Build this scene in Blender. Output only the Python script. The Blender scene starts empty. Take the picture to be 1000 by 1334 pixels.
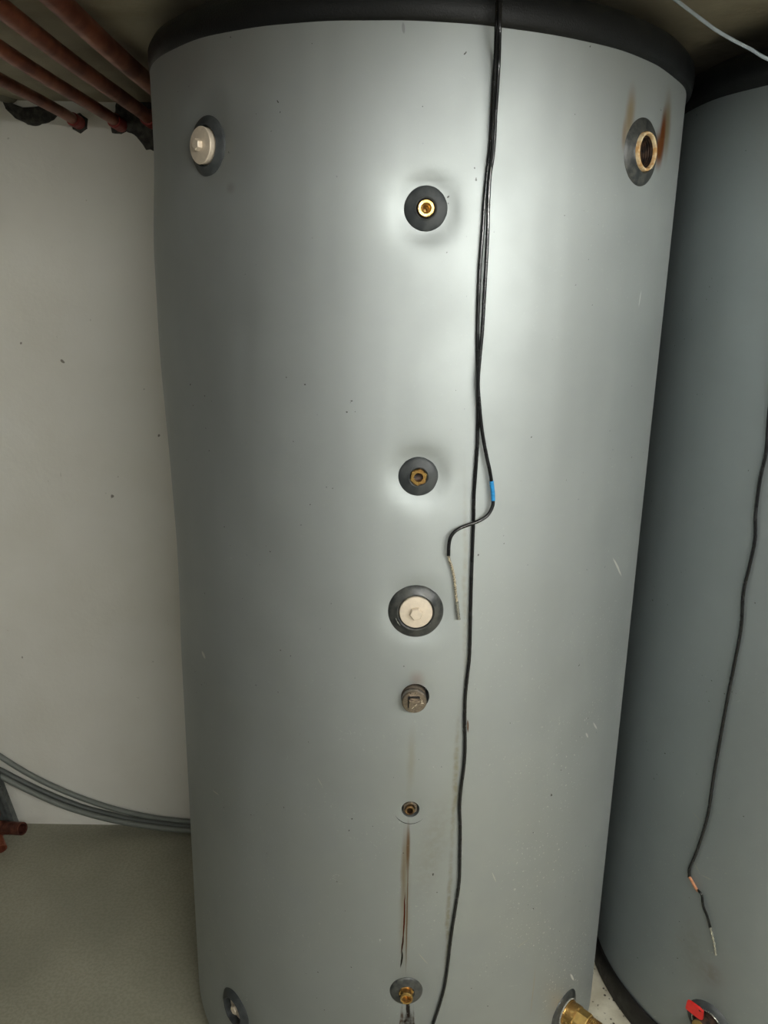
import bpy, bmesh, math, random
from mathutils import Vector, Matrix, noise
random.seed(7)
sc = bpy.context.scene
C = sc.collection
PI = math.pi
# ------------------------------------------------------------------ camera
F_PX, PITCH, ROLL, YAW, EYE = 1046.2, .2670, .0178, -.0278, 1.675
fw = Vector((math.sin(YAW)*math.cos(PITCH), math.cos(YAW)*math.cos(PITCH), -math.sin(PITCH)))
rt0 = Vector((math.cos(YAW), -math.sin(YAW), 0)); up0 = rt0.cross(fw)
rt = rt0*math.cos(ROLL)+up0*math.sin(ROLL); up = -rt0*math.sin(ROLL)+up0*math.cos(ROLL)
EYEV = Vector((0, 0, EYE))
cd = bpy.data.cameras.new('camera'); cam = bpy.data.objects.new('camera', cd); C.objects.link(cam)
cd.sensor_fit = 'VERTICAL'; cd.sensor_height = 36; cd.lens = F_PX/1334*36; cd.clip_start = .02
cam.matrix_world = Matrix((( rt.x, up.x, -fw.x, 0), (rt.y, up.y, -fw.y, 0), (rt.z, up.z, -fw.z, EYE), (0, 0, 0, 1)))
sc.camera = cam
# ------------------------------------------------------------------ world, exposure
w = bpy.data.worlds.new('world'); sc.world = w; w.use_nodes = True
w.node_tree.nodes['Background'].inputs[0].default_value = (.5, .5, .48, 1)
w.node_tree.nodes['Background'].inputs[1].default_value = .0
sc.view_settings.view_transform = 'Standard'; sc.view_settings.look = 'None'
sc.view_settings.exposure = 0.0; sc.view_settings.gamma = 1; sc.view_settings.use_curve_mapping = False
LAMP_MAIN, LAMP_FILL = 345.0, 50.0
LAMP_COL = (.995, 1.0, .955)
# ------------------------------------------------------------------ pixel -> place helpers (1000 x 1334 photograph)
WALLK, WALLD = .035, 2.241            # back wall: y = WALLD + WALLK*x
C1 = Vector((0, 1.7305)); C2 = Vector((1.0275, 1.760)); R0 = .5
def ray(x, y): return fw+(x-500)/F_PX*rt-(y-667)/F_PX*up
def on_z(x, y, z):
    d = ray(x, y); return EYEV+d*((z-EYE)/d.z)
def on_wall(x, y, off=0):
    d = ray(x, y); return EYEV+d*((WALLD-off)/(d.y-WALLK*d.x))
def on_y(x, y, Y):
    d = ray(x, y); return EYEV+d*(Y/d.y)
def on_cyl(x, y, c, R):
    d = ray(x, y); a = d.x**2+d.y**2; b = -(d.x*c.x+d.y*c.y); k = c.x**2+c.y**2-R*R
    t = (-b-math.sqrt(max(b*b-a*k, 0)))/a
    return EYEV+d*t
def cyl_uv(x, y, c, R=R0):
    p = on_cyl(x, y, c, R); return math.atan2(p.x-c.x, c.y-p.y), p.z
# ------------------------------------------------------------------ object helpers
def tag(o, label=None, cat=None, group=None, kind=None):
    for k, v in (('label', label), ('category', cat), ('group', group), ('kind', kind)):
        if v: o[k] = v
    return o
def empty(name, loc, label, cat, group=None):
    o = bpy.data.objects.new(name, None); C.objects.link(o); o.location = loc
    o.empty_display_size = .05
    return tag(o, label, cat, group)
def link(name, bm, mat, parent=None, M=None, smooth=True, angle=40):
    me = bpy.data.meshes.new(name)
    bmesh.ops.recalc_face_normals(bm, faces=bm.faces)
    bm.to_mesh(me); bm.free()
    if smooth:
        me.polygons.foreach_set('use_smooth', [True]*len(me.polygons))
        me.set_sharp_from_angle(angle=math.radians(angle))
    me.materials.append(mat)
    o = bpy.data.objects.new(name, me); C.objects.link(o)
    if parent: o.parent = parent
    if M is not None: o.matrix_basis = M
    return o
def lathe(prof, n=48, bm=None, cx=0, cy=0, close=False):
    """profile of (radius, height) round local +z"""
    bm = bm or bmesh.new(); rings = []
    for r, h in prof:
        if r <= 1e-6: rings.append([bm.verts.new((cx, cy, h))])
        else: rings.append([bm.verts.new((cx+r*math.cos(2*PI*i/n), cy+r*math.sin(2*PI*i/n), h)) for i in range(n)])
    prs = list(zip(rings, rings[1:]))
    if close: prs.append((rings[-1], rings[0]))
    for a, b in prs:
        for i in range(n):
            j = (i+1) % n
            if len(a) == 1 and len(b) == 1: continue
            if len(a) == 1: bm.faces.new((a[0], b[i], b[j]))
            elif len(b) == 1: bm.faces.new((a[i], a[j], b[0]))
            else: bm.faces.new((a[i], a[j], b[j], b[i]))
    return bm
def poly_prism(n, r, h0, h1, bev=.0, rot=0, bm=None, hole=0, cx=0, cy=0):
    """n-gon prism with chamfered outer edge and optional hole, along z"""
    bm = bm or bmesh.new()
    def ring(rr, h): return [bm.verts.new((cx+rr*math.cos(rot+2*PI*i/n), cy+rr*math.sin(rot+2*PI*i/n), h)) for i in range(n)]
    rs = [ring(r, h0), ring(r, h1-bev), ring(r-bev, h1)]
    for a, b in zip(rs, rs[1:]):
        for i in range(n): bm.faces.new((a[i], a[(i+1) % n], b[(i+1) % n], b[i]))
    if hole:
        m = n*8
        def pt(k, rr, h):
            a = rot+2*PI*k/m; return bm.verts.new((cx+rr*math.cos(a), cy+rr*math.sin(a), h))
        inner = [pt(k, hole, h1) for k in range(m)]; deep = [pt(k, hole, h0) for k in range(m)]
        top = rs[2]
        for i in range(n):
            seq = [inner[(i*8+k) % m] for k in range(9)]
            bm.faces.new([top[i]]+[top[(i+1) % n]]+seq[::-1])
        for k in range(m): bm.faces.new((inner[k], inner[(k+1) % m], deep[(k+1) % m], deep[k]))
    else:
        bm.faces.new(rs[2]); 
    bm.faces.new(rs[0][::-1]) if not hole else None
    return bm
def box(x0, x1, y0, y1, z0, z1, bm=None, bev=0):
    b2 = bmesh.new(); bmesh.ops.create_cube(b2, size=1)
    for v in b2.verts: v.co = Vector(((x0+x1)/2+v.co.x*(x1-x0), (y0+y1)/2+v.co.y*(y1-y0), (z0+z1)/2+v.co.z*(z1-z0)))
    if bev: bmesh.ops.bevel(b2, geom=b2.edges[:], offset=bev, segments=2, affect='EDGES')
    if bm is None: return b2
    me = bpy.data.meshes.new('t'); b2.to_mesh(me); b2.free(); bm.from_mesh(me); bpy.data.meshes.remove(me); return bm
def catmull(pts, sub=8):
    P = [pts[0]*2-pts[1]]+list(pts)+[pts[-1]*2-pts[-2]]; out = []
    for i in range(1, len(P)-2):
        p0, p1, p2, p3 = P[i-1:i+3]
        for k in range(sub):
            t = k/sub
            out.append(.5*((2*p1)+(p2-p0)*t+(2*p0-5*p1+4*p2-p3)*t*t+(3*p1-p0-3*p2+p3)*t**3))
    out.append(P[-2]); return out
def tube(pts, rad, n=12, bm=None, bore=None, cap=True):
    """swept tube; rad a number or a function of 0..1; bore gives open ends of a hollow pipe"""
    bm = bm or bmesh.new(); N = len(pts)
    rf = rad if callable(rad) else (lambda t: rad)
    T = [(pts[min(i+1, N-1)]-pts[max(i-1, 0)]).normalized() for i in range(N)]
    u = T[0].orthogonal().normalized(); rings = []; frames = []
    for i in range(N):
        u = (u-T[i]*u.dot(T[i])).normalized(); v = T[i].cross(u); r = rf(i/(N-1)); frames.append((u.copy(), v))
        rings.append([bm.verts.new(pts[i]+(u*math.cos(2*PI*k/n)+v*math.sin(2*PI*k/n))*r) for k in range(n)])
    for a, b in zip(rings, rings[1:]):
        for k in range(n): bm.faces.new((a[k], a[(k+1) % n], b[(k+1) % n], b[k]))
    for e, idx in ((rings[0], 0), (rings[-1], -1)):
        if bore:
            uu, vv = frames[idx]; tt = T[idx]*(1 if idx == 0 else -1)
            i1 = [bm.verts.new(pts[idx]+(uu*math.cos(2*PI*k/n)+vv*math.sin(2*PI*k/n))*bore) for k in range(n)]
            i2 = [bm.verts.new(pts[idx]+tt*bore*2.5+(uu*math.cos(2*PI*k/n)+vv*math.sin(2*PI*k/n))*bore) for k in range(n)]
            for k in range(n):
                bm.faces.new((e[k], e[(k+1) % n], i1[(k+1) % n], i1[k])); bm.faces.new((i1[k], i1[(k+1) % n], i2[(k+1) % n], i2[k]))
            bm.faces.new(i2)
        elif cap: bm.faces.new(e)
    return bm
# ------------------------------------------------------------------ materials
def S(v): return tuple(((c/255+.055)/1.055)**2.4 if c/255 > .04045 else c/255/12.92 for c in v)+(1,)
class NT:
    def __init__(s, name):
        s.m = bpy.data.materials.new(name); s.m.use_nodes = True; s.t = s.m.node_tree; s.b = s.t.nodes['Principled BSDF']
    def n(s, typ, **k):
        o = s.t.nodes.new(typ)
        for a, v in k.items(): setattr(o, a, v)
        return o
    def l(s, a, b): s.t.links.new(a, b)
    def set(s, **k):
        for a, v in k.items(): s.b.inputs[a.replace('_', ' ')].default_value = v
    def noise(s, vec, scale, detail=3, rough=.55, dist=0):
        o = s.n('ShaderNodeTexNoise'); o.inputs['Scale'].default_value = scale; o.inputs['Detail'].default_value = detail
        o.inputs['Roughness'].default_value = rough; o.inputs['Distortion'].default_value = dist
        s.l(vec, o.inputs['Vector']); return o.outputs['Fac']
    def ramp(s, fac, a, b, lo=0., hi=1., smooth=True):
        o = s.n('ShaderNodeMapRange'); o.interpolation_type = 'SMOOTHSTEP' if smooth else 'LINEAR'
        for i, v in zip(('From Min', 'From Max', 'To Min', 'To Max'), (a, b, lo, hi)): o.inputs[i].default_value = v
        s.l(fac, o.inputs['Value']); return o.outputs['Result']
    def math(s, op, a, b=None):
        o = s.n('ShaderNodeMath', operation=op)
        for i, v in ((0, a), (1, b)):
            if v is None: continue
            if isinstance(v, (int, float)): o.inputs[i].default_value = v
            else: s.l(v, o.inputs[i])
        return o.outputs[0]
    def mix(s, fac, a, b):
        o = s.n('ShaderNodeMix', data_type='RGBA')
        if isinstance(fac, (int, float)): o.inputs[0].default_value = fac
        else: s.l(fac, o.inputs[0])
        for i, v in ((6, a), (7, b)):
            if isinstance(v, tuple): o.inputs[i].default_value = v
            else: s.l(v, o.inputs[i])
        return o.outputs[2]
    def bump(s, h, strength, dist=.01):
        o = s.n('ShaderNodeBump'); o.inputs['Strength'].default_value = strength; o.inputs['Distance'].default_value = dist
        s.l(h, o.inputs['Height']); s.l(o.outputs[0], s.b.inputs['Normal']); return o
def simple(name, col, rough=.5, metal=0., nscale=60, namt=.25, bump=.0, bscale=None, dark=None, coat=0, spec=None):
    t = NT(name); co = t.n('ShaderNodeTexCoord').outputs['Object']
    f = t.noise(co, nscale, 4)
    c2 = dark or tuple(c*(1-namt) for c in col[:3])+(1,)
    t.l(t.mix(t.ramp(f, .35, .65), col, c2), t.b.inputs['Base Color'])
    t.l(t.ramp(f, .3, .7, max(rough-.08, 0), rough+.08), t.b.inputs['Roughness'])
    t.set(Metallic=metal)
    if coat: t.b.inputs['Coat Weight'].default_value = coat
    if spec is not None: t.b.inputs['Specular IOR Level'].default_value = spec
    if bump: t.bump(t.noise(co, bscale or nscale*4, 3), bump, .002)
    return t.m

M_RUBBER = simple('dusty black rubber', S((40, 44, 46)), .55, 0, 60, .2, .06, 300, dark=S((58, 61, 61)))
M_RUBBER2 = simple('scuffed black rubber', S((36, 39, 40)), .42, 0, 95, .2, .10, 260, dark=S((66, 67, 63)))
M_LIDBLK = simple('black leatherette', S((19, 21, 22)), .48, 0, 8, .25, .35, 420, spec=.35)
M_RIM = simple('black base edging', S((15, 14, 14)), .5, 0, 60, .3, .2, 300, dark=S((24, 22, 22)), spec=.3)
M_CABLE = simple('black cable sheath', S((17, 18, 20)), .25, 0, 40, .2)
M_TAPE = simple('blue tape', S((45, 140, 200)), .35, 0, 200, .3)
M_BARE = simple('stripped sensor lead', S((190, 178, 150)), .5, 0, 500, .2, dark=S((46, 42, 38)))
M_STEEL = simple('sensor steel', S((200, 200, 190)), .28, .85, 300, .3)
M_COPWIRE = simple('copper coloured lead', S((190, 130, 95)), .45, .3, 300, .3)
M_NICKEL = simple('nickel plated brass', S((222, 208, 188)), .42, .35, 90, .10, .03, 400)
M_NICKELD = simple('weathered nickel', S((150, 138, 124)), .34, .85, 160, .3, .05, 400)
M_BRASS = simple('yellow brass', S((204, 168, 100)), .36, .85, 60, .2, .0, 300)
M_BRASSR = simple('rusty brass', S((205, 168, 100)), .28, .85, 60, .5, .03, 200, dark=S((160, 122, 70)))
M_RUSTRING = simple('ochre rusty steel', S((226, 208, 170)), .5, .3, 90, .5, .06, 260, dark=S((190, 146, 92)))
M_DARKST = simple('dark rusty steel', S((74, 54, 42)), .55, .4, 110, .5, .06, 260, dark=S((28, 22, 19)))
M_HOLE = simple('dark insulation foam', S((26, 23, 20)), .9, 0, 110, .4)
M_COPPER = simple('dull copper pipe', S((150, 86, 60)), .42, .45, 12, .35, .1, 120, dark=S((110, 60, 44)))
M_COPRED = simple('red oxidised copper', S((150, 54, 48)), .5, .2, 40, .3, .2, 160)
M_COPDK = simple('brown copper stub', S((112, 68, 54)), .45, .4, 40, .4, .2, 160, dark=S((70, 36, 28)))
M_CONDUIT = simple('grey plastic conduit', S((112, 116, 110)), .5, 0, 20, .12, .05, 120)
M_CONDUIT2 = simple('dark grey plastic conduit', S((82, 86, 82)), .5, 0, 20, .12, .05, 120)
M_GALV = simple('grey galvanised profile', S((108, 112, 110)), .5, .4, 60, .3, .1, 220)
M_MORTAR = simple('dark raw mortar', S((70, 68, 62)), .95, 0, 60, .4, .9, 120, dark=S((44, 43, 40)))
M_DRAIN = simple('grey drain pipe plastic', S((118, 114, 100)), .5, 0, 10, .15, .1, 60)
M_CORD = simple('pale grey cord', S((186, 198, 208)), .4, 0, 40, .15)
M_RED = simple('red plastic grip', S((205, 34, 30)), .4, 0, 90, .15, .05, 300)
M_SMEAR = simple('dried sealant', S((150, 150, 142)), .7, 0, 300, .4, .05, 400)
M_HOUSING = simple('white lamp housing', S((200, 200, 195)), .5, 0, 10, .05)
def emit(name, col, s):
    m = bpy.data.materials.new(name); m.use_nodes = True; b = m.node_tree.nodes['Principled BSDF']
    b.inputs['Base Color'].default_value = (.8, .8, .8, 1)
    b.inputs['Emission Color'].default_value = col+(1,); b.inputs['Emission Strength'].default_value = s; return m

def mat_wall():
    t = NT('off white plaster wall'); co = t.n('ShaderNodeTexCoord').outputs['Object']
    f = t.noise(co, 1.6, 5); g = t.noise(co, 60, 4)
    c = t.mix(t.ramp(f, .35, .7), S((222, 220, 212)), S((210, 207, 196)))
    c = t.mix(t.ramp(g, .70, .76, 0, .5), c, S((120, 112, 95)))
    sp = t.noise(co, 28, 1); c = t.mix(t.ramp(sp, .775, .80, 0, .75), c, S((84, 74, 58)))
    st = t.n('ShaderNodeMapping'); st.inputs['Scale'].default_value = (90, 90, 9); t.l(co, st.inputs[0])
    sc_ = t.noise(st.outputs[0], 1, 2); c = t.mix(t.ramp(sc_, .76, .80, 0, .5), c, S((110, 100, 82)))
    t.l(c, t.b.inputs['Base Color']); t.set(Roughness=.85)
    h = t.math('ADD', t.math('MULTIPLY', t.noise(co, 8, 5), 1.), t.math('MULTIPLY', t.noise(co, 90, 3), .25))
    t.bump(h, .35, .006); return t.m
def mat_ceil():
    t = NT('grey cement ceiling'); co = t.n('ShaderNodeTexCoord').outputs['Object']
    f = t.noise(co, 5, 6)
    t.l(t.mix(t.ramp(f, .35, .65), S((172, 164, 144)), S((150, 142, 122))), t.b.inputs['Base Color']); t.set(Roughness=.9)
    t.bump(t.noise(co, 14, 6), .5, .01); return t.m
def mat_floor():
    t = NT('painted screed floor'); co = t.n('ShaderNodeTexCoord').outputs['Object']
    f = t.noise(co, 3, 6)
    paint = t.mix(t.ramp(f, .35, .68), S((136, 134, 117)), S((152, 149, 131)))
    fine = t.noise(co, 130, 3); paint = t.mix(t.ramp(fine, .4, .62, 0, .25), paint, S((88, 88, 70)))
    bare = t.mix(t.ramp(t.noise(co, 20, 5), .35, .7), S((206, 200, 180)), S((180, 172, 150)))
    v = t.n('ShaderNodeTexVoronoi'); v.inputs['Scale'].default_value = 75; t.l(co, v.inputs['Vector'])
    dots = t.math('MULTIPLY', t.ramp(v.outputs['Distance'], .16, .30, 1, 0), t.ramp(t.noise(co, 35, 2), .44, .50))
    bare = t.mix(dots, bare, S((60, 52, 40)))
    s = t.n('ShaderNodeSeparateXYZ'); t.l(co, s.inputs[0])
    edge = t.math('ADD', s.outputs[0], t.ramp(t.noise(co, 9, 4), .3, .7, -.03, .03))
    t.l(t.mix(t.ramp(edge, .18, .2), paint, bare), t.b.inputs['Base Color'])
    t.l(t.ramp(f, .3, .7, .45, .62), t.b.inputs['Roughness'])
    t.bump(t.noise(co, 40, 5), .18, .004); return t.m

def mat_jacket(name, base, streaks, lines, seed=0., scratch=1.):
    """metallic grey foam jacket; UV = (arc length m, height m); stains are worn-in marks with their own shape"""
    t = NT(name); uvn = t.n('ShaderNodeUVMap'); uvn.uv_map = 'UVMap'; uv = uvn.outputs[0]
    co = t.n('ShaderNodeTexCoord').outputs['Object']
    big = t.noise(co, 2.2, 4)
    c = t.mix(t.ramp(big, .35, .7), base, tuple(b*.93 for b in base[:3])+(1,))
    # warped uv for ragged stain edges
    wn = t.n('ShaderNodeTexNoise'); wn.inputs['Scale'].default_value = 26; wn.inputs['Detail'].default_value = 5; t.l(uv, wn.inputs['Vector'])
    sub = t.n('ShaderNodeVectorMath', operation='SUBTRACT'); t.l(wn.outputs['Color'], sub.inputs[0]); sub.inputs[1].default_value = (.5, .5, .5)
    def warp(a):
        s_ = t.n('ShaderNodeVectorMath', operation='MULTIPLY_ADD'); t.l(sub.outputs[0], s_.inputs[0]); s_.inputs[1].default_value = (a, a*1.5, 0); t.l(uv, s_.inputs[2]); return s_.outputs[0]
    wcache = {}
    def blob(u, v, ru, rv, ang, soft, wa):
        if wa not in wcache: wcache[wa] = warp(wa)
        m = t.n('ShaderNodeMapping', vector_type='TEXTURE'); t.l(wcache[wa], m.inputs[0])
        m.inputs['Location'].default_value = (u, v, 0); m.inputs['Rotation'].default_value = (0, 0, ang); m.inputs['Scale'].default_value = (ru, rv, 1)
        ln = t.n('ShaderNodeVectorMath', operation='LENGTH'); t.l(m.outputs[0], ln.inputs[0])
        return t.ramp(ln.outputs['Value'], 1-soft, 1, 1, 0)
    patch = t.ramp(t.noise(uv, 70, 4), .32, .62, .35, 1)
    for (u, v, ru, rv, ang, soft, wa, col, amt, pt) in streaks:
        k = t.math('MULTIPLY', blob(u, v, ru, rv, ang, soft, wa), amt)
        if pt: k = t.math('MULTIPLY', k, patch)
        c = t.mix(k, c, S(col))
    # white scuffs and crumbs
    s1 = t.noise(uv, 170, 2); m1 = t.n('ShaderNodeMapping'); m1.inputs['Location'].default_value = (seed, seed*.7, 0); t.l(uv, m1.inputs[0])
    s2 = t.noise(m1.outputs[0], 5, 3)
    sep = t.n('ShaderNodeSeparateXYZ'); t.l(uv, sep.inputs[0])
    low = t.ramp(sep.outputs[1], .3, 1.5, 1, .12)
    side = t.ramp(sep.outputs[0], .05, .45, .25, 1)
    msk = t.math('MULTIPLY', t.math('MULTIPLY', t.ramp(s1, .655, .685), t.ramp(s2, .45, .58)), t.math('MULTIPLY', low, side))
    msk = t.math('MULTIPLY', msk, scratch)
    # thin curly scratches: iso-lines of a low noise, broken up
    n3 = t.noise(m1.outputs[0], 9, 2, .5, 1.2)
    iso = t.ramp(t.math('ABSOLUTE', t.math('SUBTRACT', n3, .5)), .0, .0022, 1, 0)
    brk = t.math('MULTIPLY', t.ramp(t.noise(m1.outputs[0], 13, 2), .60, .64), t.ramp(t.noise(uv, 160, 2), .48, .56))
    iso = t.math('MULTIPLY', t.math('MULTIPLY', iso, brk), t.math('MULTIPLY', low, .8*scratch))
    c = t.mix(t.math('MAXIMUM', msk, iso), c, S((226, 228, 220)))
    # dark pin specks
    d1 = t.noise(uv, 130, 1); c = t.mix(t.math('MULTIPLY', t.ramp(t.noise(uv, 9, 2), .54, .6), t.ramp(d1, .75, .765, 0, .8)), c, S((50, 45, 35)))
    for (u, v, ru, rv, ang, col, amt) in lines:
        c = t.mix(t.math('MULTIPLY', blob(u, v, ru, rv, ang, .45, .004), amt), c, S(col))
    t.l(c, t.b.inputs['Base Color'])
    t.l(t.ramp(t.noise(co, 9, 4), .3, .7, .61, .67), t.b.inputs['Roughness'])
    t.set(Metallic=.92)
    t.b.inputs['Specular IOR Level'].default_value = .5
    # slight long ripples of the stretched skin + fine grain
    mp = t.n('ShaderNodeMapping'); mp.inputs['Scale'].default_value = (9, 9, .7); t.l(co, mp.inputs[0])
    h = t.math('ADD', t.math('MULTIPLY', t.noise(mp.outputs[0], 1, 2), 1.), t.math('MULTIPLY', t.noise(co, 500, 2), .02))
    t.bump(h, .22, .012)
    return t.m

# ------------------------------------------------------------------ the room (turned to follow the back wall)
ang = math.atan(WALLK); ROOM = Matrix.Translation((0, WALLD, 0)) @ Matrix.Rotation(ang, 4, 'Z')
MW, MC, MF = mat_wall(), mat_ceil(), mat_floor()
CEIL = 2.128
def room_part(name, m, *b):
    o = link(name, box(*b), m, None, ROOM, smooth=False); o['kind'] = 'structure'; return o
room_part('floor', MF, -4.2, 2.9, -4.2, .12, -.12, 0)
room_part('ceiling', MC, -4.2, 2.9, -4.2, .12, CEIL, CEIL+.12)
room_part('wall_back', MW, -4.2, 2.9, 0, .12, 0, CEIL)
MD = simple('dark raw concrete', S((70, 70, 66)), .85, 0, 6, .2, .3, 60)
MG = simple('bare grey concrete', S((120, 118, 110)), .85, 0, 6, .2, .3, 60)
room_part('wall_left', MD, -4.2, -4.08, -4.2, 0, 0, CEIL)
room_part('wall_right', MG, 2.78, 2.9, -4.2, 0, 0, CEIL)
room_part('wall_front', MG, -4.08, 2.78, -4.2, -4.08, 0, CEIL)

# ------------------------------------------------------------------ lamps (hanging trough light and an added fill tube behind the viewer)
def trough(loc, rz, L, power, label, hood=True):
    t = empty('hanging_lamp', loc, label, 'lamp'); t.rotation_euler.z = rz
    bm = bmesh.new()
    prof = [(-.15, 0), (-.11, .05), (.11, .05), (.15, 0), (.153, .002), (.112, .054), (-.112, .054), (-.153, .002)]
    for k in range(8):
        pass
    r0 = [bm.verts.new((-L/2, y, z)) for y, z in prof]; r1 = [bm.verts.new((L/2, y, z)) for y, z in prof]
    for k in range(8): bm.faces.new((r0[k], r0[(k+1) % 8], r1[(k+1) % 8], r1[k]))
    if hood:
        link('housing', bm, M_HOUSING, t, smooth=False)
        for s in (-1, 1): link('end_cap', box(s*L/2-.004, s*L/2+.004, -.15, .15, 0, .054), M_HOUSING, t, smooth=False)
    else:
        bm.free(); link('housing', box(-L/2, L/2, -.03, .03, .02, .06, bev=.004), M_HOUSING, t, smooth=False)
        for s in (-1, 1): link('end_cap', box(s*L/2-.006, s*L/2+.006, -.02, .02, -.02, .02, bev=.002), M_HOUSING, t, smooth=False)
    link('tube', tube([Vector((-L/2+.01, 0, 0)), Vector((L/2-.01, 0, 0))], .013, 16), emit('lamp tube', LAMP_COL, power), t)
    for s in (-1, 1): link('suspension_rod', tube([Vector((s*L*.35, 0, .054)), Vector((s*L*.35, 0, CEIL-loc[2]))], .004, 8), M_HOUSING, t)
trough((.95, -.50, 1.975), math.radians(12), 1.9, LAMP_MAIN, 'hanging white trough lamp to the right behind the viewer')
trough((-1.3, -1.2, 1.80), .3, 1.2, LAMP_FILL, 'added bare fill tube hanging unseen to the left behind the viewer', False)  # unseen fill light, added to brighten the left wall and ceiling

# ------------------------------------------------------------------ the tanks
LIDZ = 2.033
def smooth01(a, b, x):
    t = min(max((x-a)/(b-a), 0), 1); return t*t*(3-2*t)
def tank_surface(fits, side_bulge):
    def f(th, z):
        r = R0
        for (ft, fz, fr, A, w_) in fits:
            if A <= 0: continue
            ds = (th-ft)*R0; dz = z-fz
            if abs(ds) > .2 or abs(dz) > .2: continue
            d = math.hypot(ds, dz)
            e_ = max(d-fr, 0)/w_; r -= A*math.exp(-(math.sqrt(e_*e_+.02)-.1414))
        if side_bulge:
            r += .010*smooth01(-.75, -1.15, th)*smooth01(-2.4, -1.9, th)*smooth01(1.25, 1.6, z)*(1-smooth01(1.72, 1.93, z))
            r -= .003*smooth01(-.75, -1.15, th)*smooth01(.9, 1.1, z)*(1-smooth01(1.15, 1.3, z))
        # soft unevenness of the foam
        r += .0012*noise.noise(Vector((th*2.2, z*1.3, 3.1)))
        return r
    return f
def make_jacket(name, fits, holes, mat, parent, tilt, zbot, dense, bulge):
    surf = tank_surface(fits, bulge)
    a0, a1 = dense
    da = .0085/R0; n1 = int((a1-a0)/da)
    ths = [a0+(a1-a0)*i/n1 for i in range(n1)]
    n2 = 40; ths += [a1+(a0+2*PI-a1)*i/n2 for i in range(n2)]
    nz = int((LIDZ+.012-zbot)/.0085); zs = [zbot+(LIDZ+.012-zbot)*k/nz for k in range(nz+1)]
    bm = bmesh.new(); uvl = bm.loops.layers.uv.new('UVMap'); par = {}
    def V(th, z, dr=0):
        zz = z+(-.0108*math.sin(th)*smooth01(1.2, 2.0, z) if tilt else 0)
        r = surf(th, z)+dr
        v = bm.verts.new((r*math.sin(th), -r*math.cos(th), zz)); par[v] = (th*R0, z); return v
    m = len(ths)
    G = [[V(th, z) for th in ths] for z in zs]
    skip = set(); wins = []
    dz = zs[1]-zs[0]; dth = ths[1]-ths[0]
    for (ht, hz, hr) in holes:
        ci = round((ht-a0)/dth); ck = round((hz-zbot)/dz); k = int(hr/.0085)+3
        wins.append((ci, ck, k, ht, hz, hr))
        for i in range(ci-k, ci+k):
            for j in range(ck-k, ck+k): skip.add((i, j))
    def face(vs, wrap=False):
        f = bm.faces.new(vs)
        for l in f.loops:
            u, v = par[l.vert]
            if wrap and u < 0: u += 2*PI*R0
            l[uvl].uv = (u, v)
    for j in range(nz):
        for i in range(m):
            if (i, j) in skip: continue
            face((G[j][i], G[j][(i+1) % m], G[j+1][(i+1) % m], G[j+1][i]), i == m-1)
    for ci, ck, k, ht, hz, hr in wins:
        loop = [(ci+a, ck-k) for a in range(-k, k)]+[(ci+k, ck+a) for a in range(-k, k)]+[(ci-a, ck+k) for a in range(-k, k)]+[(ci-k, ck-a) for a in range(-k, k)]
        prev = [G[j][i] for i, j in loop]; base = [par[v] for v in prev]
        circ = []
        for (u, z) in base:
            a = math.atan2(z-hz, u-ht*R0); circ.append((ht*R0+hr*math.cos(a), hz+hr*math.sin(a)))
        for q in (.35, .7, 1.0):
            cur = [V((b[0]*(1-q)+c[0]*q)/R0, b[1]*(1-q)+c[1]*q) for b, c in zip(base, circ)]
            for x in range(len(cur)):
                y = (x+1) % len(cur); face((prev[x], prev[y], cur[y], cur[x]))
            prev = cur
        for dr in (-.002, -.05):
            cur = [V(c[0]/R0, c[1], dr) for c in circ]
            for x in range(len(cur)):
                y = (x+1) % len(cur); face((prev[x], prev[y], cur[y], cur[x]))
            prev = cur
    o = link(name, bm, mat, parent, smooth=True, angle=50)
    return o, surf
def make_lid(parent, tilt, seed, ox=0., dr0=0.):
    prof = [(.494, -.02), (.503, -.004), (.5085, .0), (.5115, .003), (.513, .02), (.512, .036), (.506, .046), (.49, .055), (.46, .060), (.40, .062), (0, .063)]
    bm = bmesh.new(); n = 160; rings = []
    for r, h in prof:
        if r == 0: rings.append([bm.verts.new((0, 0, LIDZ+h))]); continue
        rg = []
        for i in range(n):
            th = 2*PI*i/n; dr = .0018*noise.noise(Vector((math.cos(th)*3, math.sin(th)*3, h*20+seed)))
            dz = .0015*noise.noise(Vector((math.cos(th)*5, math.sin(th)*5, 9+seed)))
            dr += dr0; rg.append(bm.verts.new((ox+(r+dr)*math.sin(th), -(r+dr)*math.cos(th), LIDZ+h+dz-(.0108*math.sin(th) if tilt else 0))))
        rings.append(rg)
    for a, b in zip(rings, rings[1:]):
        for i in range(n):
            j = (i+1) % n
            bm.faces.new((a[i], a[j], b[0]) if len(b) == 1 else (a[i], a[j], b[j], b[i]))
    bmesh.ops.subdivide_edges(bm, edges=[e for e in bm.edges if False], cuts=1)
    return link('lid', bm, M_LIDBLK, parent, angle=60)
def frame(th, z, r):
    """local frame on the tank skin: x right, y up, z outward"""
    n = Vector((math.sin(th), -math.cos(th), 0)); x = Vector((math.cos(th), math.sin(th), 0)); o = n*r+Vector((0, 0, z))
    return Matrix(((x.x, 0, n.x, o.x), (x.y, 0, n.y, o.y), (0, 1, 0, o.z), (0, 0, 0, 1)))
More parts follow.
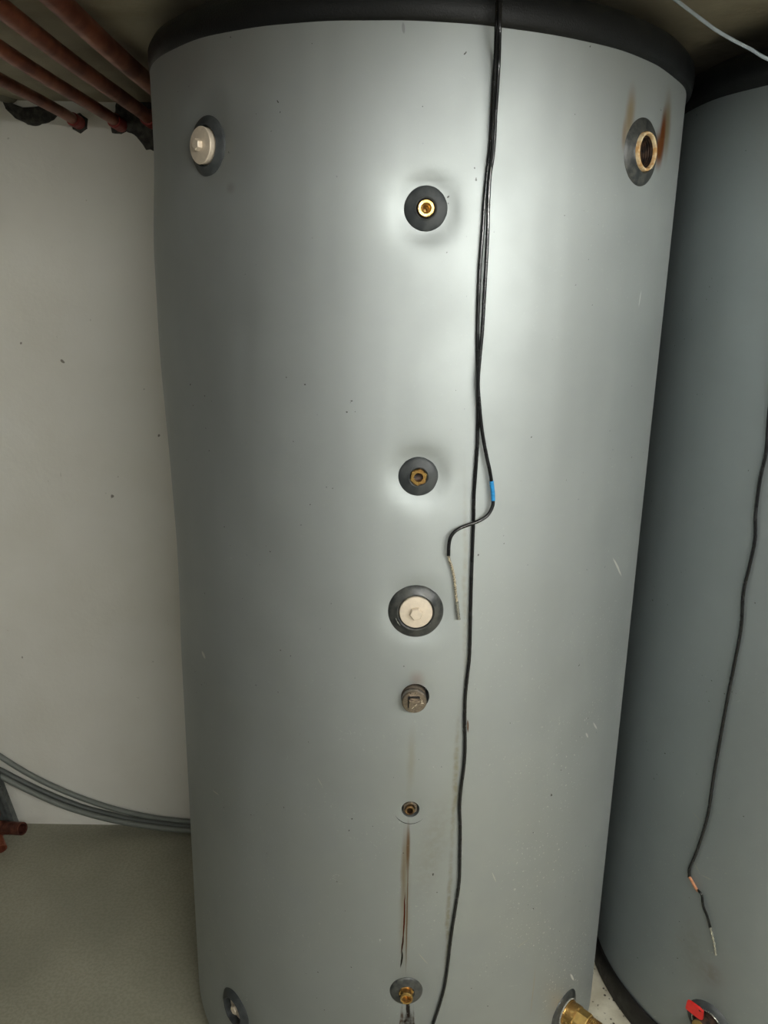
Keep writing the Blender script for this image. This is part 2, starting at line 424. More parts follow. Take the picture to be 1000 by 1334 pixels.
def rosette(parent, M, ro, ri, mat=M_RUBBER, dish=.004, label=None, seed=0):
    # a thin soft rubber disc: rolled outer edge, shallow cone, thicker collar round the bore
    prof = [(ro-.001, -.004), (ro, -.001), (ro-.0006, .0008), (ro-.002, .0018), (ro*.75+ri*.25, .0026+dish*.3), (ri+.005, .003+dish*.7), (ri+.002, .0035+dish), (ri, .002+dish), (ri, -.02)]
    bm = lathe(prof, 64)
    for v in bm.verts:
        v.co.z += .0007*noise.noise(Vector((v.co.x*45, v.co.y*45, seed)))
        # hug the round tank
        v.co.z -= (v.co.x**2)/(2*R0)
    o = link('rosette', bm, mat, parent, M)
    if label: o['label'] = label
    return o
def well(parent, M, r, mat=M_HOLE, depth=-.045):
    return link('port_recess', lathe([(r, depth), (r*.5, depth-.002), (0, depth-.002)], 32), mat, parent, M)

def arc(r, a0, a1, n, rad, z): return [Vector((r*math.cos(a0+(a1-a0)*i/n), r*math.sin(a0+(a1-a0)*i/n), z-((r*math.cos(a0+(a1-a0)*i/n))**2)/(2*R0))) for i in range(n+1)]
# fittings on tank 1, read from the photograph
P1 = {k: cyl_uv(*p, C1) for k, p in dict(lp=(266, 190), rp=(837, 198), f1=(555, 271), f2=(545, 622), f3=(541.5, 797), f4=(539.5, 908), f5=(534.5, 1055), f6=(529, 1292), bl=(303, 1317), br=(736, 1317)).items()}
fits1 = [P1['f1']+(.0335, .0100, .017), P1['f2']+(.0330, .0080, .014), P1['f3']+(.044, .003, .010), P1['lp']+(.043, .006, .02), P1['rp']+(.048, .002, .012),
         P1['f6']+(.031, .003, .015), P1['bl']+(.046, .006, .02), P1['br']+(.046, .002, .012), P1['f4']+(.024, .001, .012), P1['f5']+(.016, .0015, .012)]
holes1 = [P1['f1']+(.018,), P1['f2']+(.018,), P1['f3']+(.031,), P1['lp']+(.031,), P1['rp']+(.031,), P1['f6']+(.018,), P1['bl']+(.03,), P1['br']+(.03,), P1['f4']+(.0235,), P1['f5']+(.0160,)]
holes1[8] = (P1['f4'][0]+.003, P1['f4'][1], .0240)
def uvp(x, y, c=C1):
    th, z = cyl_uv(x, y, c); return th*R0, z
def strk(x0, y0, x1, y1, wpx, col, amt, soft=.8, wa=.008, pt=True, c=C1):
    a = uvp(x0, y0, c); b = uvp(x1, y1, c); wpx = wpx/max(.45, math.cos((a[0]+b[0])/2/R0+.05)); du, dv = b[0]-a[0], b[1]-a[1]
    L = math.hypot(du, dv)/2; an = math.atan2(-du, dv)
    return ((a[0]+b[0])/2, (a[1]+b[1])/2, wpx/F_PX*1.35, L, an, soft, wa, col, amt, pt)
def lin(x0, y0, x1, y1, wpx, col, amt, c=C1):
    s = strk(x0, y0, x1, y1, wpx, col, amt, c=c); return s[:5]+(col, amt)
BR, OC, DK = (118, 66, 28), (150, 136, 100), (34, 22, 15)
streaks1 = [
    strk(873, 95, 866, 215, 11, (132, 112, 64), .75, .9, .004, False),
    strk(868, 122, 860, 214, 7, BR, 1., .75, .004, False),
    strk(861, 152, 858, 222, 10, (126, 76, 36), 1., .8, .005, False),
    strk(826, 90, 816, 200, 10, (146, 122, 76), .7, .9, .006, False),
    strk(815, 140, 812, 200, 5, (140, 105, 60), .5, .9, .004, False),
    strk(605, 560, 606, 980, 5, (150, 148, 128), .45, .9, .008, True),
    strk(598, 900, 588, 1130, 6, (138, 132, 96), .6, .9, .010, True),
    strk(590, 1050, 578, 1334, 5, (132, 126, 94), .55, .9, .010, True),
    strk(538, 930, 533, 1050, 8, (158, 156, 134), .45, .95, .008, False),
    strk(530, 1075, 524, 1290, 11, (140, 130, 98), .45, .95, .01, False),
    strk(532, 1060, 530.5, 1150, 4.0, (112, 84, 52), .9, .8, .002, False),
    strk(528, 1060, 524, 1200, 6.0, (130, 112, 80), .6, .9, .004, False),
    strk(532, 1100, 528, 1282, 1.5, (112, 88, 60), .8, .6, .0015, False),
    strk(540, 870, 545, 900, 16, (150, 126, 106), .40, .98, .01, False),
    strk(524, 1306, 520, 1380, 4, (80, 56, 36), .9, .5, .006, True),
    strk(530, 1302, 532, 1330, 3.5, DK, .95, .4, .008, False),
    strk(531, 1310, 534, 1400, 12, (46, 30, 20), 1., .4, .014, True),
    strk(538, 1308, 541, 1400, 2.6, (64, 42, 28), .9, .5, .008, True),
    strk(300, 240, 300, 262, 10, (120, 118, 98), .3, .95, .008, False),
    strk(590, 1000, 540, 1200, 34, (140, 136, 112), .28, 1., .02, True),
]
lines1 = [
    lin(528, 1156, 525, 1236, 1.5, (88, 34, 16), 1.), lin(525.5, 1215, 522.5, 1246, 1.5, (60, 24, 14), 1.), lin(525, 1236, 521, 1263, 1.5, (24, 14, 10), 1.),
    lin(609, 936, 609.5, 956, 1.6, (96, 66, 36), .9),
    lin(524, 28, 526, 46, 2.0, (120, 124, 122), .5),
    lin(262, 848, 268, 859, 3, (214, 216, 208), .8), lin(276, 1029, 286, 1036, 1, (210, 210, 200), .8),
    lin(797, 725, 810, 752, 1.4, (225, 225, 218), .8), lin(742, 1268, 748, 1278, 1.6, (240, 240, 235), .9),
    lin(772, 940, 778, 951, 1.3, (220, 220, 215), .8), lin(762, 955, 766, 962, 1.3, (220, 220, 215), .8),
    lin(412, 1012, 420, 1026, 1.0, (200, 200, 190), .7), lin(543, 1240, 559, 1258, .8, (196, 192, 176), .7),
    lin(672, 1236, 690, 1222, .9, (190, 186, 168), .6), lin(640, 1135, 646, 1150, 1., (206, 206, 196), .7),
    lin(698, 1255, 690, 1330, 1.2, (176, 166, 140), .5), lin(836, 372, 832, 398, .9, (228, 232, 228), .6),
]
MJ1 = mat_jacket('silver grey foil jacket', S((173, 178, 177)), streaks1, lines1, 0.)
T1 = empty('buffer_tank', (C1.x, C1.y, 0), 'tall silver-grey buffer tank in the middle, metal fittings down its front', 'water tank', None)
jk, surf1 = make_jacket('jacket', fits1, holes1, MJ1, T1, True, .036, (-1.75, 1.75), True)
make_lid(T1, True, 0, .0045, -.0065)
link('base_ring', lathe([(0, 0), (.488, 0), (.492, .004), (.492, .032), (.486, .038), (0, .038)], 96), M_RIM, T1)
link('inner_shell', lathe([(0, .05), (.44, .05), (.44, 1.98), (0, 1.98)], 64), M_HOLE, T1)
def fr1(k, dr=0, dx=0): th, z = P1[k]; return frame(th, z, surf1(th, z)+dr)
# 1: open brass pocket in a steel collar (upper)
M = fr1('f1'); rosette(T1, M, .0320, .0140, M_RUBBER, .003, 'small black rubber rosette of the topmost brass fitting', 1)
well(T1, M, .018)
p = link('brass_nipple', lathe([(.0118, -.03), (.0122, .008), (.0112, .0098), (.0078, .0098), (.0068, .0085), (.0066, -.002), (.0050, -.003), (.0048, -.012), (.0030, -.013), (.0028, -.03), (0, -.03)], 40), M_BRASS, T1, M)
link('collar', lathe([(.0118, -.02), (.0118, .0045), (.0128, .0055), (.0137, .004), (.0137, -.02)], 6*8), M_DARKST, p)
# 2: hexagonal brass bushing
M = fr1('f2'); rosette(T1, M, .0318, .0138, M_RUBBER, .003, None, 2); well(T1, M, .018)
p = link('brass_bushing', poly_prism(6, .0142, -.02, .0085, .0015, .35, hole=.0072), M_BRASSR, T1, M, angle=25)
link('bore', lathe([(.0072, -.004), (.0040, -.005), (0, -.0052)], 24), M_DARKST, p)
# 3: large nickel plug with hexagon head
def big_plug(k, dr, ro, rp, lift, mat=M_NICKEL, rmat=M_RUBBER2, hexr=.0108, rot=.2, seed=3, label=None):
    M = fr1(k, dr); rosette(T1, M, ro, rp+.0015, rmat, .0045, label, seed); well(T1, M, rp+.003)
    Mp = M @ Matrix.Translation((0, 0, lift))
    p = link('blanking_plug', lathe([(rp-.002, -.03), (rp-.0005, .0), (rp, .003), (rp-.0012, .0045), (rp*.6, .0056), (0, .006)], 56), mat, T1, Mp)
    h = poly_prism(6, hexr, .004, .0135, .0014, rot)
    link('hex_head', h, mat, p, angle=25)
    return p
big_plug('f3', 0, .0462, .0275, .002)
M3 = fr1('f3')
for a0_, a1_, rr_, rad_ in ((-55, 52, .0308, .0013), (196, 226, .0345, .0011), (236, 292, .0325, .0009)):
    bs = tube(arc(rr_, math.radians(a0_), math.radians(a1_), 26, 0, .0058), lambda t, q=rad_: q*(.35+.65*abs(math.sin(9*t)))*math.sin(PI*min(max(t, .04), .96)), 6)
    link('sealant_smear', bs, M_SMEAR, T1, M3)
# 4: nickel plug with square head, no rosette, loose in its cut-out
th4, z4 = P1['f4']; M = frame(th4-.002, z4, surf1(th4, z4)); well(T1, M, .0255)
p = link('square_plug', lathe([(.012, -.045), (.012, -.012), (.0205, -.012), (.0212, -.009), (.0212, -.002), (.0196, 0.0), (.0168, .0005), (.0165, .006), (.0198, .0065), (.0208, .0085), (.0208, .0175), (.0190, .0193), (.0, .0202)], 56), M_NICKELD, T1, M)
link('square_head', box(-.0090, .0090, -.0085, .0090, .019, .0325, bev=.0016), M_NICKELD, p, smooth=False)
link('head_shade', box(-.0108, .0092, -.0098, .0110, .018, .0204), M_HOLE, p, smooth=False)  # thin dark plate imitating the shadow at the base of the square head
bmk = bmesh.new()
for (x, y, a) in ((-.003, -.003, .8), (.002, .002, .8), (.0125, .002, 1.5), (.0135, -.001, .1)):
    b2 = box(-.0024, .0024, -.0005, .0005, 0, .0006); 
    for v in b2.verts: v.co = Matrix.Rotation(a, 3, 'Z') @ v.co+Vector((x, y, .0325 if x < .01 else .0204))
    me = bpy.data.meshes.new('t'); b2.to_mesh(me); b2.free(); bmk.from_mesh(me); bpy.data.meshes.remove(me)
link('casting_mark', bmk, M_NICKEL, p, smooth=False)
# 5: recessed hex bushing with bore; a skin-coloured washer disc round it
th5, z5 = P1['f5']; M = frame(th5, z5, surf1(th5, z5)); well(T1, M, .018)
p = link('recessed_bushing', poly_prism(6, .0142, -.04, -.003, .0015, .5, hole=.0085), M_NICKELD, T1, M, angle=25)
link('brass_insert', lathe([(.0088, -.02), (.0088, .001), (.0080, .0018), (.0058, .0014), (.0052, -.002), (.0050, -.016), (.0, -.016)], 32), simple('dull brown brass', S((150, 122, 84)), .35, .8, 60, .4, .03, 200, dark=S((84, 62, 42))), p, Matrix.Translation((-.0012, -.0025, 0)))
link('cut_line', tube(arc(.0292, math.radians(192), math.radians(348), 40, 0, .0002), lambda t: .00045+.0006*math.sin(PI*t), 6), M_HOLE, T1, M)
# 6: brass nipple in lower rosette
M = fr1('f6'); rosette(T1, M, .0318, .0140, M_RUBBER2, .003, None, 6); well(T1, M, .018)
p = link('brass_nipple', lathe([(.0135, -.03), (.0138, .004), (.0128, .0055), (.0118, .0055), (.0116, .014), (.0122, .0150), (.0122, .0185), (.0112, .0198), (.0084, .0198), (.0078, .018), (.0076, -.002), (0, -.004)], 40), M_BRASSR, T1, M)
link('flange', poly_prism(6, .0152, .0015, .0060, .001, .2), M_BRASSR, p, angle=25)
# left upper plug (thick ring, plug stands out) and open port on the right
big_plug('lp', 0, .0450, .0278, .010, mat=M_NICKEL, rmat=M_RUBBER, hexr=.0090, rot=.5, seed=8)
M = fr1('rp'); rosette(T1, M, .0505, .0300, M_RUBBER2, .005, 'wide scuffed rubber rosette round the open port', 9)
p = link('open_port', lathe([(.0285, -.03), (.0288, .0095), (.0277, .0115), (.0250, .0115), (.0242, .0100), (.0238, .006)], 64), M_RUSTRING, T1, M)
link('threaded_bore', lathe([(.0238, .0062)]+[(.0230 if i % 2 else .0238, .004-.002*i) for i in range(12)]+[(.0230, -.045), (0, -.045)], 64), M_DARKST, p)
link('port_floor', lathe([(.0228, -.020), (.015, -.024), (0, -.025)], 40), M_HOLE, p)
# lower left plug sits deep in a thick ring
M = fr1('bl'); rosette(T1, M, .0470, .0285, M_RUBBER, .006, None, 11); well(T1, M, .03)
p = link('blanking_plug', lathe([(.027, -.04), (.0272, -.008), (.026, -.006), (.016, -.005), (0, -.0045)], 48), M_NICKEL, T1, M)
link('hex_head', poly_prism(6, .0100, -.006, .006, .0014, .4), M_NICKEL, p, angle=25)
# lower right: brass union screwed into its rosette
M = fr1('br'); rosette(T1, M, .0470, .0300, M_RUBBER2, .003, None, 12); well(T1, M, .03)
Mu = T1.matrix_basis @ M
U = empty('brass_union', Mu.translation, 'shiny brass pipe union sticking out at the lower right of the middle tank', 'pipe fitting')
U.matrix_basis = Mu @ Matrix.Translation((0, 0, .0))
link('washer', lathe([(.0288, .004), (.0312, .006), (.0312, .0075), (.0288, .0085)], 48), M_SMEAR, U)
p = link('socket', lathe([(.0285, -.02), (.0290, .010), (.0282, .0115), (.0265, .0115), (.0262, .018), (.0275, .0185), (.0275, .030), (.0255, .032), (.020, .032)], 56), M_BRASSR, U)
link('union_nut', poly_prism(8, .0262, .032, .058, .002, .2, hole=.017), M_BRASS, U, angle=25)
link('threaded_tail', lathe([(.0225, .05)]+[(.0225 if i % 2 else .0208, .058+.0018*i) for i in range(12)]+[(.0205, .082), (.016, .082), (.0155, .06), (0, .06)], 48), M_BRASSR, U)

# ---- tank 2
P2 = {'vp': cyl_uv(921, 1332, C2)}
fits2 = [P2['vp']+(.046, .003, .014)]; holes2 = [P2['vp']+(.034,)]
c2 = C2
streaks2 = [strk(925, 1245, 925, 1290, 20, (120, 104, 84), .35, .98, .01, True, c2), strk(900, 1170, 905, 1300, 26, (120, 116, 96), .25, 1., .02, True, c2)]
lines2 = [lin(900, 1118, 912, 1140, 1., (170, 172, 165), .6, c2), lin(912, 1140, 928, 1147, 1., (176, 176, 168), .6, c2), lin(878, 1216, 891, 1230, .8, (150, 150, 140), .6, c2),
          lin(900, 1056, 913, 1070, 1., (165, 168, 160), .6, c2), lin(912, 172, 906, 186, .8, (150, 154, 150), .5, c2)]
MJ2 = mat_jacket('silver grey foil jacket, second tank', S((156, 163, 164)), streaks2, lines2, 4.3, .6)
T2 = empty('buffer_tank', (C2.x, C2.y, 0), 'second silver-grey buffer tank cut off by the right frame edge, black edging at its foot', 'water tank')
jk2, surf2 = make_jacket('jacket', fits2, holes2, MJ2, T2, False, .055, (-1.75, .4), False)
make_lid(T2, False, 5)
rb = lathe([(0, 0), (.506, 0), (.508, .004), (.507, .055), (.505, .066), (.501, .068), (.49, .05), (0, .05)], 128)
link('base_edging', rb, M_RIM, T2)
link('inner_shell', lathe([(0, .06), (.44, .06), (.44, 1.98), (0, 1.98)], 64), M_HOLE, T2)
th, z = P2['vp']; M = frame(th, z, surf2(th, z)); rosette(T2, M, .0480, .0335, M_RUBBER, .006, None, 21); well(T2, M, .034)
link('port_ring', lathe([(.0330, -.03), (.0334, .008), (.0325, .0095), (.0310, .0095), (.0300, .007), (.0300, -.03)], 56), M_STEEL, T2, M)
Mv = T2.matrix_basis @ M
V = empty('ball_valve', Mv.translation, 'brass ball valve with a bright red grip in the lower right corner', 'valve'); V.matrix_basis = Mv
p = link('valve_body', lathe([(.029, -.02), (.0295, .002), (.027, .004), (.024, .002), (.022, .012), (.0235, .0125), (.0235, .03), (.02, .034), (.014, .034), (.013, .012), (0, .010)], 48), M_DARKST, V)
link('slot_rib', box(-.0022, .0022, -.012, .017, .010, .0365, bev=.001), M_STEEL, p, Matrix.Translation((.012, .004, 0)) @ Matrix.Rotation(.5, 4, 'Z'), smooth=False)
def grip(px, lift, th_, name, mat, par):
    f = [on_cyl(x, y, C2, R0+lift) for x, y in px]; nn = (f[1]-f[0]).cross(f[-1]-f[0]).normalized()
    if nn.dot(EYEV-f[0]) < 0: nn = -nn
    Mi = V.matrix_basis.inverted(); bm = bmesh.new(); n = len(f)
    a = [bm.verts.new(Mi @ p) for p in f]; b = [bm.verts.new(Mi @ (p-nn*th_)) for p in f]
    bm.faces.new(a); bm.faces.new(b[::-1])
    for i in range(n): bm.faces.new((a[i], b[i], b[(i+1) % n], a[(i+1) % n]))
    bmesh.ops.bevel(bm, geom=bm.edges[:], offset=.0009, segments=2, affect='EDGES')
    return link(name, bm, mat, par, angle=60)
hnd = grip([(894.5, 1303.5), (898.5, 1305), (910, 1314), (915, 1318.5), (914.5, 1329), (911, 1329), (903, 1322), (892, 1314)], .062, .006, 'red_grip', M_RED, V)
grip([(909.5, 1315.2), (912.5, 1317.4), (912.3, 1318.8), (909.3, 1316.6)], .0625, .0012, 'grip_ridge', M_DARKST, hnd)
link('spindle', lathe([(.0105, -.03), (.0115, .0), (.0105, .004), (.006, .006), (0, .006)], 20), M_BRASS, V, V.matrix_basis.inverted() @ Matrix.Translation(on_cyl(908, 1336, C2, R0+.050)))

# ------------------------------------------------------------------ sensor cables hanging in front of the tanks
def cable_pts(px, c, gap, over_top=None):
    out = []
    for x, y in px:
        p = on_cyl(x, y, c, R0+gap)
        if p.z > 1.97:
            p = on_cyl(x, y, c, R0+gap+(.0145)*smooth01(1.97, 2.025, p.z))
        out.append(p)
    return out
def top_run(p, c, rr, ex=0.):
    """carry a cable from the visible top over the lid edge and onto the lid"""
    d = Vector((p.x-c.x, p.y-c.y)).normalized(); q = []
    for r, h in ((.5185, LIDZ+.038), (.511, LIDZ+.052), (.49, LIDZ+.0625), (.44, LIDZ+.0675), (.36, LIDZ+.069)):
        q.append(Vector((c.x+d.x*(r+ex), c.y+d.y*(r+ex), h+rr-.0028+ex)))
    return q[::-1]
CR = .0029
A = [(648.0, 2), (646.5, 35), (645, 80), (642.5, 110), (640, 165), (638, 195), (635.5, 215), (631.5, 255), (628.5, 300), (625, 345), (623, 390), (622, 430), (622, 470), (622.5, 505), (622.5, 540), (621.8, 575), (620, 605), (617.2, 645), (616.8, 672), (616, 695), (614.3, 740), (613, 785), (612.2, 830), (611, 860), (608, 886), (605.8, 910), (605.3, 940), (605.6, 975), (604, 1000), (601, 1022), (598.6, 1050), (599.4, 1080), (599, 1110), (598, 1149), (593, 1184), (588, 1216), (583, 1258), (578.4, 1287), (570.5, 1315), (563, 1338), (555, 1375)]
pa = cable_pts(A, C1, CR+.0015); pa = top_run(pa[0], C1, CR)+pa
tag(link('sensor_cable', tube(catmull(pa, 5), CR, 10), M_CABLE), 'long black sensor cable hanging down the whole front of the middle tank', 'cable')
B_ = [(651.5, 2), (650.5, 40), (649.5, 80), (647.5, 115), (645, 150), (643.8, 180), (641.5, 205), (638, 228), (636, 260), (635, 300), (633, 342), (630.5, 386), (628, 430), (624.5, 470), (622.5, 500), (624.5, 530), (627.5, 560), (633, 591.5), (637.5, 612), (640, 628), (642, 650), (641, 660), (635, 671), (624, 678.5), (610.5, 683.5), (597, 689), (588, 697.5), (584.6, 709), (584, 724)]
pb = cable_pts(B_, C1, CR+.0080)
cs = catmull(pb, 5); i0 = 0
Tb = empty('sensor_cable', pb[-1], 'shorter black sensor cable with blue tape mark and bare probe end', 'cable')
def under(o, par):
    o.parent = par; o.matrix_parent_inverse = Matrix.Translation(par.location).inverted(); return o
fullb = top_run(pb[0], C1, CR, .0063)+pb
under(link('sheath', tube(catmull(fullb, 5), CR, 10), M_CABLE), Tb)
tp = cable_pts([(639.8, 626.5), (640.8, 634), (641.8, 643), (642.2, 652)], C1, CR+.0080)
under(link('tape_band', tube(catmull(tp, 4), CR+.0006, 12), M_TAPE), Tb)
ee = cable_pts([(583.8, 723), (585.5, 731), (589, 741), (592, 757), (593.3, 772), (595, 785)], C1, CR+.004)
under(link('bare_lead', tube(catmull(ee, 5), .0021, 8), M_BARE), Tb)
ep = cable_pts([(594.8, 783), (596, 794), (597.4, 807)], C1, CR+.004)
under(link('probe_sleeve', tube(catmull(ep, 4), .0027, 10), M_STEEL), Tb)
# third, thinner lead twisted with the others at the top, ending where they part
Cc = [(650.2, 2), (648.6, 36), (645.4, 75), (644.8, 110), (643.0, 140), (641.8, 172), (641.6, 190), (640.6, 205), (639.2, 218)]
pc = cable_pts(Cc, C1, CR+.0128); pc = top_run(pc[0], C1, CR, .0112)+pc
tag(link('sensor_cable', tube(catmull(pc, 5), .0016, 8), M_CABLE), 'thinnest black lead twisted between the two cables near the top of the middle tank', 'cable')
# cable on tank 2
D_ = [(1013, 420), (1006, 490), (1000.5, 549), (997.5, 589), (989.8, 624), (984, 668), (983, 703), (976, 737), (968, 772), (965, 817), (957, 861), (948, 906), (939, 955), (929.5, 1010), (921, 1064), (907.5, 1108), (898, 1131), (897.5, 1143)]
pd = cable_pts(D_, C2, CR+.0015)
th = math.atan2(pd[0].x-C2.x, C2.y-pd[0].y)
lead = []
for k in range(9):
    t = k/8; z = pd[0].z+(2.0-pd[0].z)*(1-t)*1.0
    a = th+.05*(1-t); r = R0+CR+.0015+.014*smooth01(1.95, 2.0, z)
    lead.append(Vector((C2.x+r*math.sin(a), C2.y-r*math.cos(a), z)))
lead = [Vector((C2.x+r*math.sin(th+.05), C2.y-r*math.cos(th+.05), h)) for r, h in ((.40, LIDZ+.066), (.49, LIDZ+.060), (.512, LIDZ+.049), (.5175, LIDZ+.036), (.5175, LIDZ+.01))]+lead[:-1]
Td = empty('sensor_cable', pd[-1], 'black sensor cable with a copper-coloured joint and steel probe on the right tank', 'cable')
under(link('sheath', tube(catmull(lead+pd, 5), CR+.0003, 10), M_CABLE), Td)
under(link('bare_joint', tube(catmull(cable_pts([(897.5, 1142), (901, 1148), (906, 1157), (909, 1161)], C2, CR+.002), 4), .0031, 8), M_COPWIRE), Td)
under(link('thin_lead', tube(catmull(cable_pts([(908, 1159), (913.6, 1166), (915.6, 1180), (921, 1194), (925, 1209)], C2, CR+.002), 4), .0026, 8), M_CABLE), Td)
under(link('probe', tube(catmull(cable_pts([(924.8, 1208), (929, 1225), (932, 1244)], C2, CR+.003), 4), .0024, 10), M_STEEL), Td)
# pale cord from the ceiling down onto the lid of the right tank
cp = [(868, -7), (880, 0), (906.4, 20), (932, 39), (956, 53), (979, 65), (1000, 77)]
pp = [on_z(868, -9, CEIL-.004)]
n_ = len(cp)
endp = on_cyl(1000, 77, C2, R0+.018)
for k, (x, y) in enumerate(cp[1:]):
    d = ray(x, y); Y = pp[0].y+(endp.y-pp[0].y)*(k+1)/(n_-1); pp.append(EYEV+d*(Y/d.y))
last = pp[-1]; pp += [last+Vector((.05, -.035, -.028)), last+Vector((.10, -.060, -.05))]
tag(link('thin_cord', tube(catmull(pp, 5), .0028, 8), M_CORD), 'pale grey-blue cord slanting across the top right corner', 'cable')

# ------------------------------------------------------------------ copper pipes under the ceiling
wn = Vector((-math.sin(ang), math.cos(ang), 0))
def copper(px, r, label, collar_r, col_len=.05, stop=.0, L=2.6):
    e = on_wall(*px, off=stop); s = e-wn*L
    t = empty('copper_pipe', e, label, 'pipe')
    n = 24; pts = [s+(e-s)*k/n+Vector((.0012*math.sin(k*.9), 0, .0018*math.sin(k*.6))) for k in range(n+1)]
    pts[-1] = e
    under(link('pipe', tube(pts, r, 20), M_COPPER), t)
    a = e-wn*col_len
    under(link('collar', tube([a-wn*.004, a, a+wn*.006, e-wn*.002, e+wn*.01], lambda u: collar_r*(.93 if u == 0 else 1), 20), M_COPRED), t)
    return e
copper((103, 160), .0128, 'thinnest copper pipe, leftmost and lowest of those running under the ceiling', .0165, .045)
copper((158, 163), .0138, 'copper pipe ending at the wall, second from the left under the ceiling', .0175, .06)
copper((199, 158), .0160, 'thick copper pipe meeting the wall right beside the grey tank, under the ceiling', .0200, .05)
copper((243, 152), .0185, 'thick copper pipe nearest the middle tank, vanishing behind its top', .0225, .05)

# broken plaster with raw mortar round the pipes
def patch(pts, name, label, th=.006, seed=0, depth=.0):
    W = [on_wall(x, y) for x, y in pts]; n = len(W); cen = sum(W, Vector())/n
    bm = bmesh.new(); ctr = bm.verts.new(cen-wn*th)
    dense = []
    for i in range(n):
        a, b = W[i], W[(i+1) % n]
        for k in range(5):
            p = a.lerp(b, k/5); q = p-cen
            p = cen+q*(1+.10*noise.noise(p*60+Vector((seed, 0, 0)))); dense.append(p)
    rings = []
    for s, h in ((1.0, -.001), (.97, .5), (.8, .9), (.55, 1.1), (.28, 1.)):
        rings.append([bm.verts.new(cen+(p-cen)*s-wn*th*h*(1 if s == 1 else 1+.5*noise.noise(p*90*s))) for p in dense])
    m = len(dense)
    for a, b in zip(rings, rings[1:]):
        for i in range(m): bm.faces.new((a[i], a[(i+1) % m], b[(i+1) % m], b[i]))
    for i in range(m): bm.faces.new((rings[-1][i], rings[-1][(i+1) % m], ctr))
    return tag(link(name, bm, M_MORTAR), label, 'mortar')
patch([(2, 128), (14, 134), (30, 140), (50, 139), (72, 132), (78, 145), (70, 156), (52, 164), (36, 163), (20, 154), (8, 142)], 'mortar_patch', 'dark crescent of raw mortar standing in for the hollow in the wall under the leftmost pipe', .008, 2)  # raised mound; its dark colour stands in for a shaded cavity
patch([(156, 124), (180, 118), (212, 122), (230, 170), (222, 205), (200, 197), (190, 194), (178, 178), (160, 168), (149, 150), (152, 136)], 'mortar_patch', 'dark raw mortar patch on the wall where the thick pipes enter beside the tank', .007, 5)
patch([(92, 150), (104, 147), (115, 155), (114, 168), (105, 174), (95, 168)], 'mortar_patch', 'small dark mortar rim round the end of the thinnest pipe', .003, 8)
patch([(143, 160), (152, 152), (166, 156), (168, 170), (158, 175), (146, 173)], 'mortar_patch', 'small dark mortar rim round the end of the second pipe', .003, 9)
# grey drain pipe going into the wall at the far left
e = on_wall(12, 113); t = empty('drain_pipe', e, 'grey plastic drain pipe at the far left, running into the wall below the ceiling', 'pipe')
dn = (wn*.93+Vector((.36, 0, .0))).normalized()
under(link('pipe', tube([e-dn*(1.6*(1-k/8)) for k in range(9)], .036, 32), M_DRAIN), t)
under(link('socket', tube([e-dn*.07, e-dn*.065, e-dn*.0], .039, 32), M_DRAIN), t)

# ------------------------------------------------------------------ conduits along the foot of the wall
def conduit(px, r, off, mat, label):
    pts = []
    for x, y in px:
        p = on_wall(x, y, off)
        if p.z < r+.001: p = on_z(x, y, r+.001)
        pts.append(p)
    d = (pts[-1]-pts[-2]).normalized(); d.z = 0
    dw = Vector((math.cos(ang), math.sin(ang), 0)); pts += [pts[-1]+dw*.12, pts[-1]+dw*.3]
    # keep clear of the wall
    for p in pts:
        k = (WALLD+WALLK*p.x)-p.y
        if k < r+.002: p.y -= (r+.002-k)
    return tag(link('flexible_conduit', tube(catmull(pts, 6), r, 14), mat), label, 'conduit', None)
conduit([(-60, 940), (-25, 968), (0, 985), (25, 1001), (52, 1016), (80, 1029), (110, 1041), (140, 1051), (170, 1059), (205, 1066), (247, 1070.5)], .0084, .011, M_CONDUIT, 'grey conduit curving down the wall at the left, topmost of the three')
conduit([(-60, 968), (-25, 992), (0, 1003), (25, 1016), (52, 1029), (80, 1041), (110, 1052), (140, 1060), (170, 1067), (205, 1072), (247, 1076.5)], .0084, .023, M_CONDUIT2, 'grey conduit curving down the wall at the left, middle one of the three')
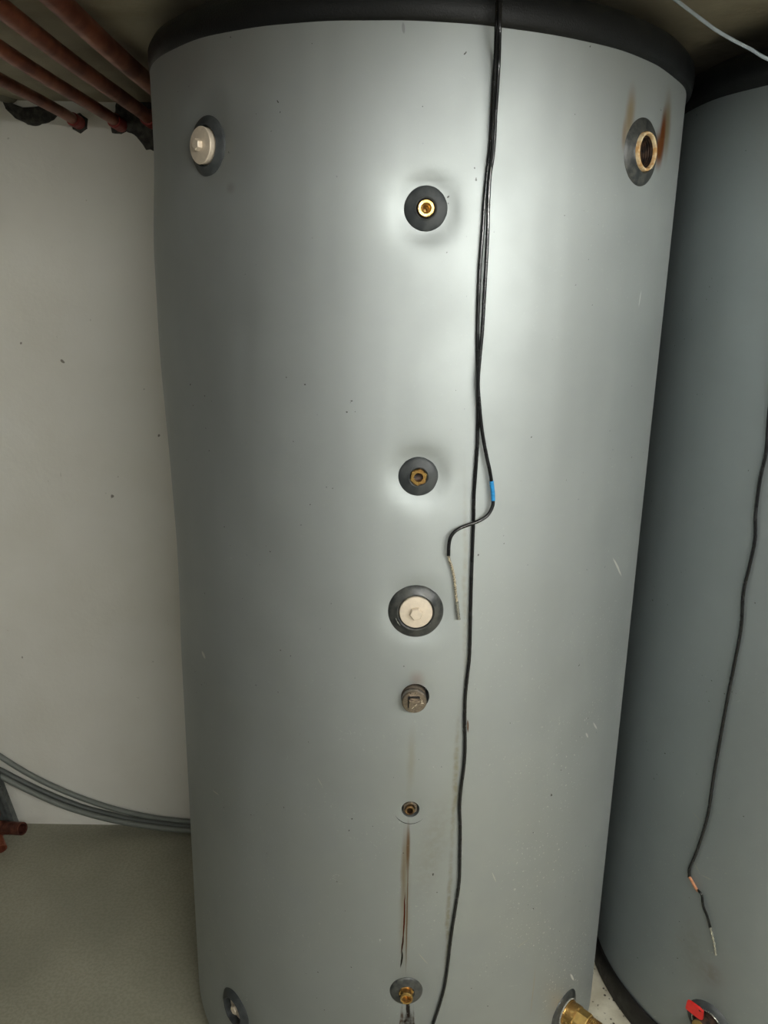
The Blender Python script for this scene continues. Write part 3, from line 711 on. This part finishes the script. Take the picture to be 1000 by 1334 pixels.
conduit([(-60, 975), (-25, 1001), (0, 1011), (25, 1024), (52, 1037), (80, 1049), (110, 1059), (140, 1067), (170, 1073), (205, 1078), (247, 1082)], .0084, .042, M_CONDUIT, 'grey conduit at the left, lowest of the three near the floor')
# upright grey profile leaning at the left edge
def profile():
    a = on_wall(26, 1074, .03); a.z = max(a.z, .004); b = on_wall(-2, 1000, .045); ax = (b-a).normalized(); side = Vector((math.cos(ang), math.sin(ang), 0)); nrm = ax.cross(side).normalized(); side = nrm.cross(ax).normalized()
    if nrm.y > 0: nrm = -nrm
    bm = bmesh.new(); Wd, Dp, th_ = .042, .022, .002
    sec = [(0, 0), (0, Dp), (-.014, Dp), (-.014, Dp-th_), (-th_, Dp-th_), (-th_, th_), (-Wd+th_, th_), (-Wd+th_, Dp), (-Wd, Dp), (-Wd, 0)]
    rs = [[bm.verts.new(a+ax*L+side*s+nrm*d) for s, d in sec] for L in (0, .55)]
    m = len(sec)
    for i in range(m): bm.faces.new((rs[0][i], rs[0][(i+1) % m], rs[1][(i+1) % m], rs[1][i]))
    bm.faces.new(rs[0]); bm.faces.new(rs[1][::-1])
    tag(link('steel_profile', bm, M_GALV, smooth=False), 'grey metal profile standing on the floor at the left edge, behind the copper stub', 'profile')
profile()
# copper stub with open end
e = on_wall(29, 1079.5, .125); s = on_wall(-14, 1077.5, .07)
t = empty('copper_fitting', Vector((s.x, s.y, 0)), 'brown copper pipe tee with an open end at the lower left edge above the floor', 'pipe fitting')
under(link('open_stub', tube([s, s.lerp(e, .35), s.lerp(e, .36), s.lerp(e, .62), s.lerp(e, .63), e], lambda u: .0195, 24, bore=.0150), M_COPDK), t)
under(link('coupling', tube([s, s.lerp(e, .45), s.lerp(e, .48)], lambda u: .0215 if u < .9 else .0198, 24), M_COPDK), t)
b0 = s.lerp(e, .12); b1 = on_z(2, 1106, .017)
under(link('branch', tube([b0, b0.lerp(b1, .5), b1], .0165, 24, bore=.0125), M_COPPER), t)
u_ = on_wall(-5, 1062, .09)
under(link('riser', tube([s.lerp(e, .1), u_, u_+Vector((-.02, 0, .2))], .0135, 20), M_COPDK), t)
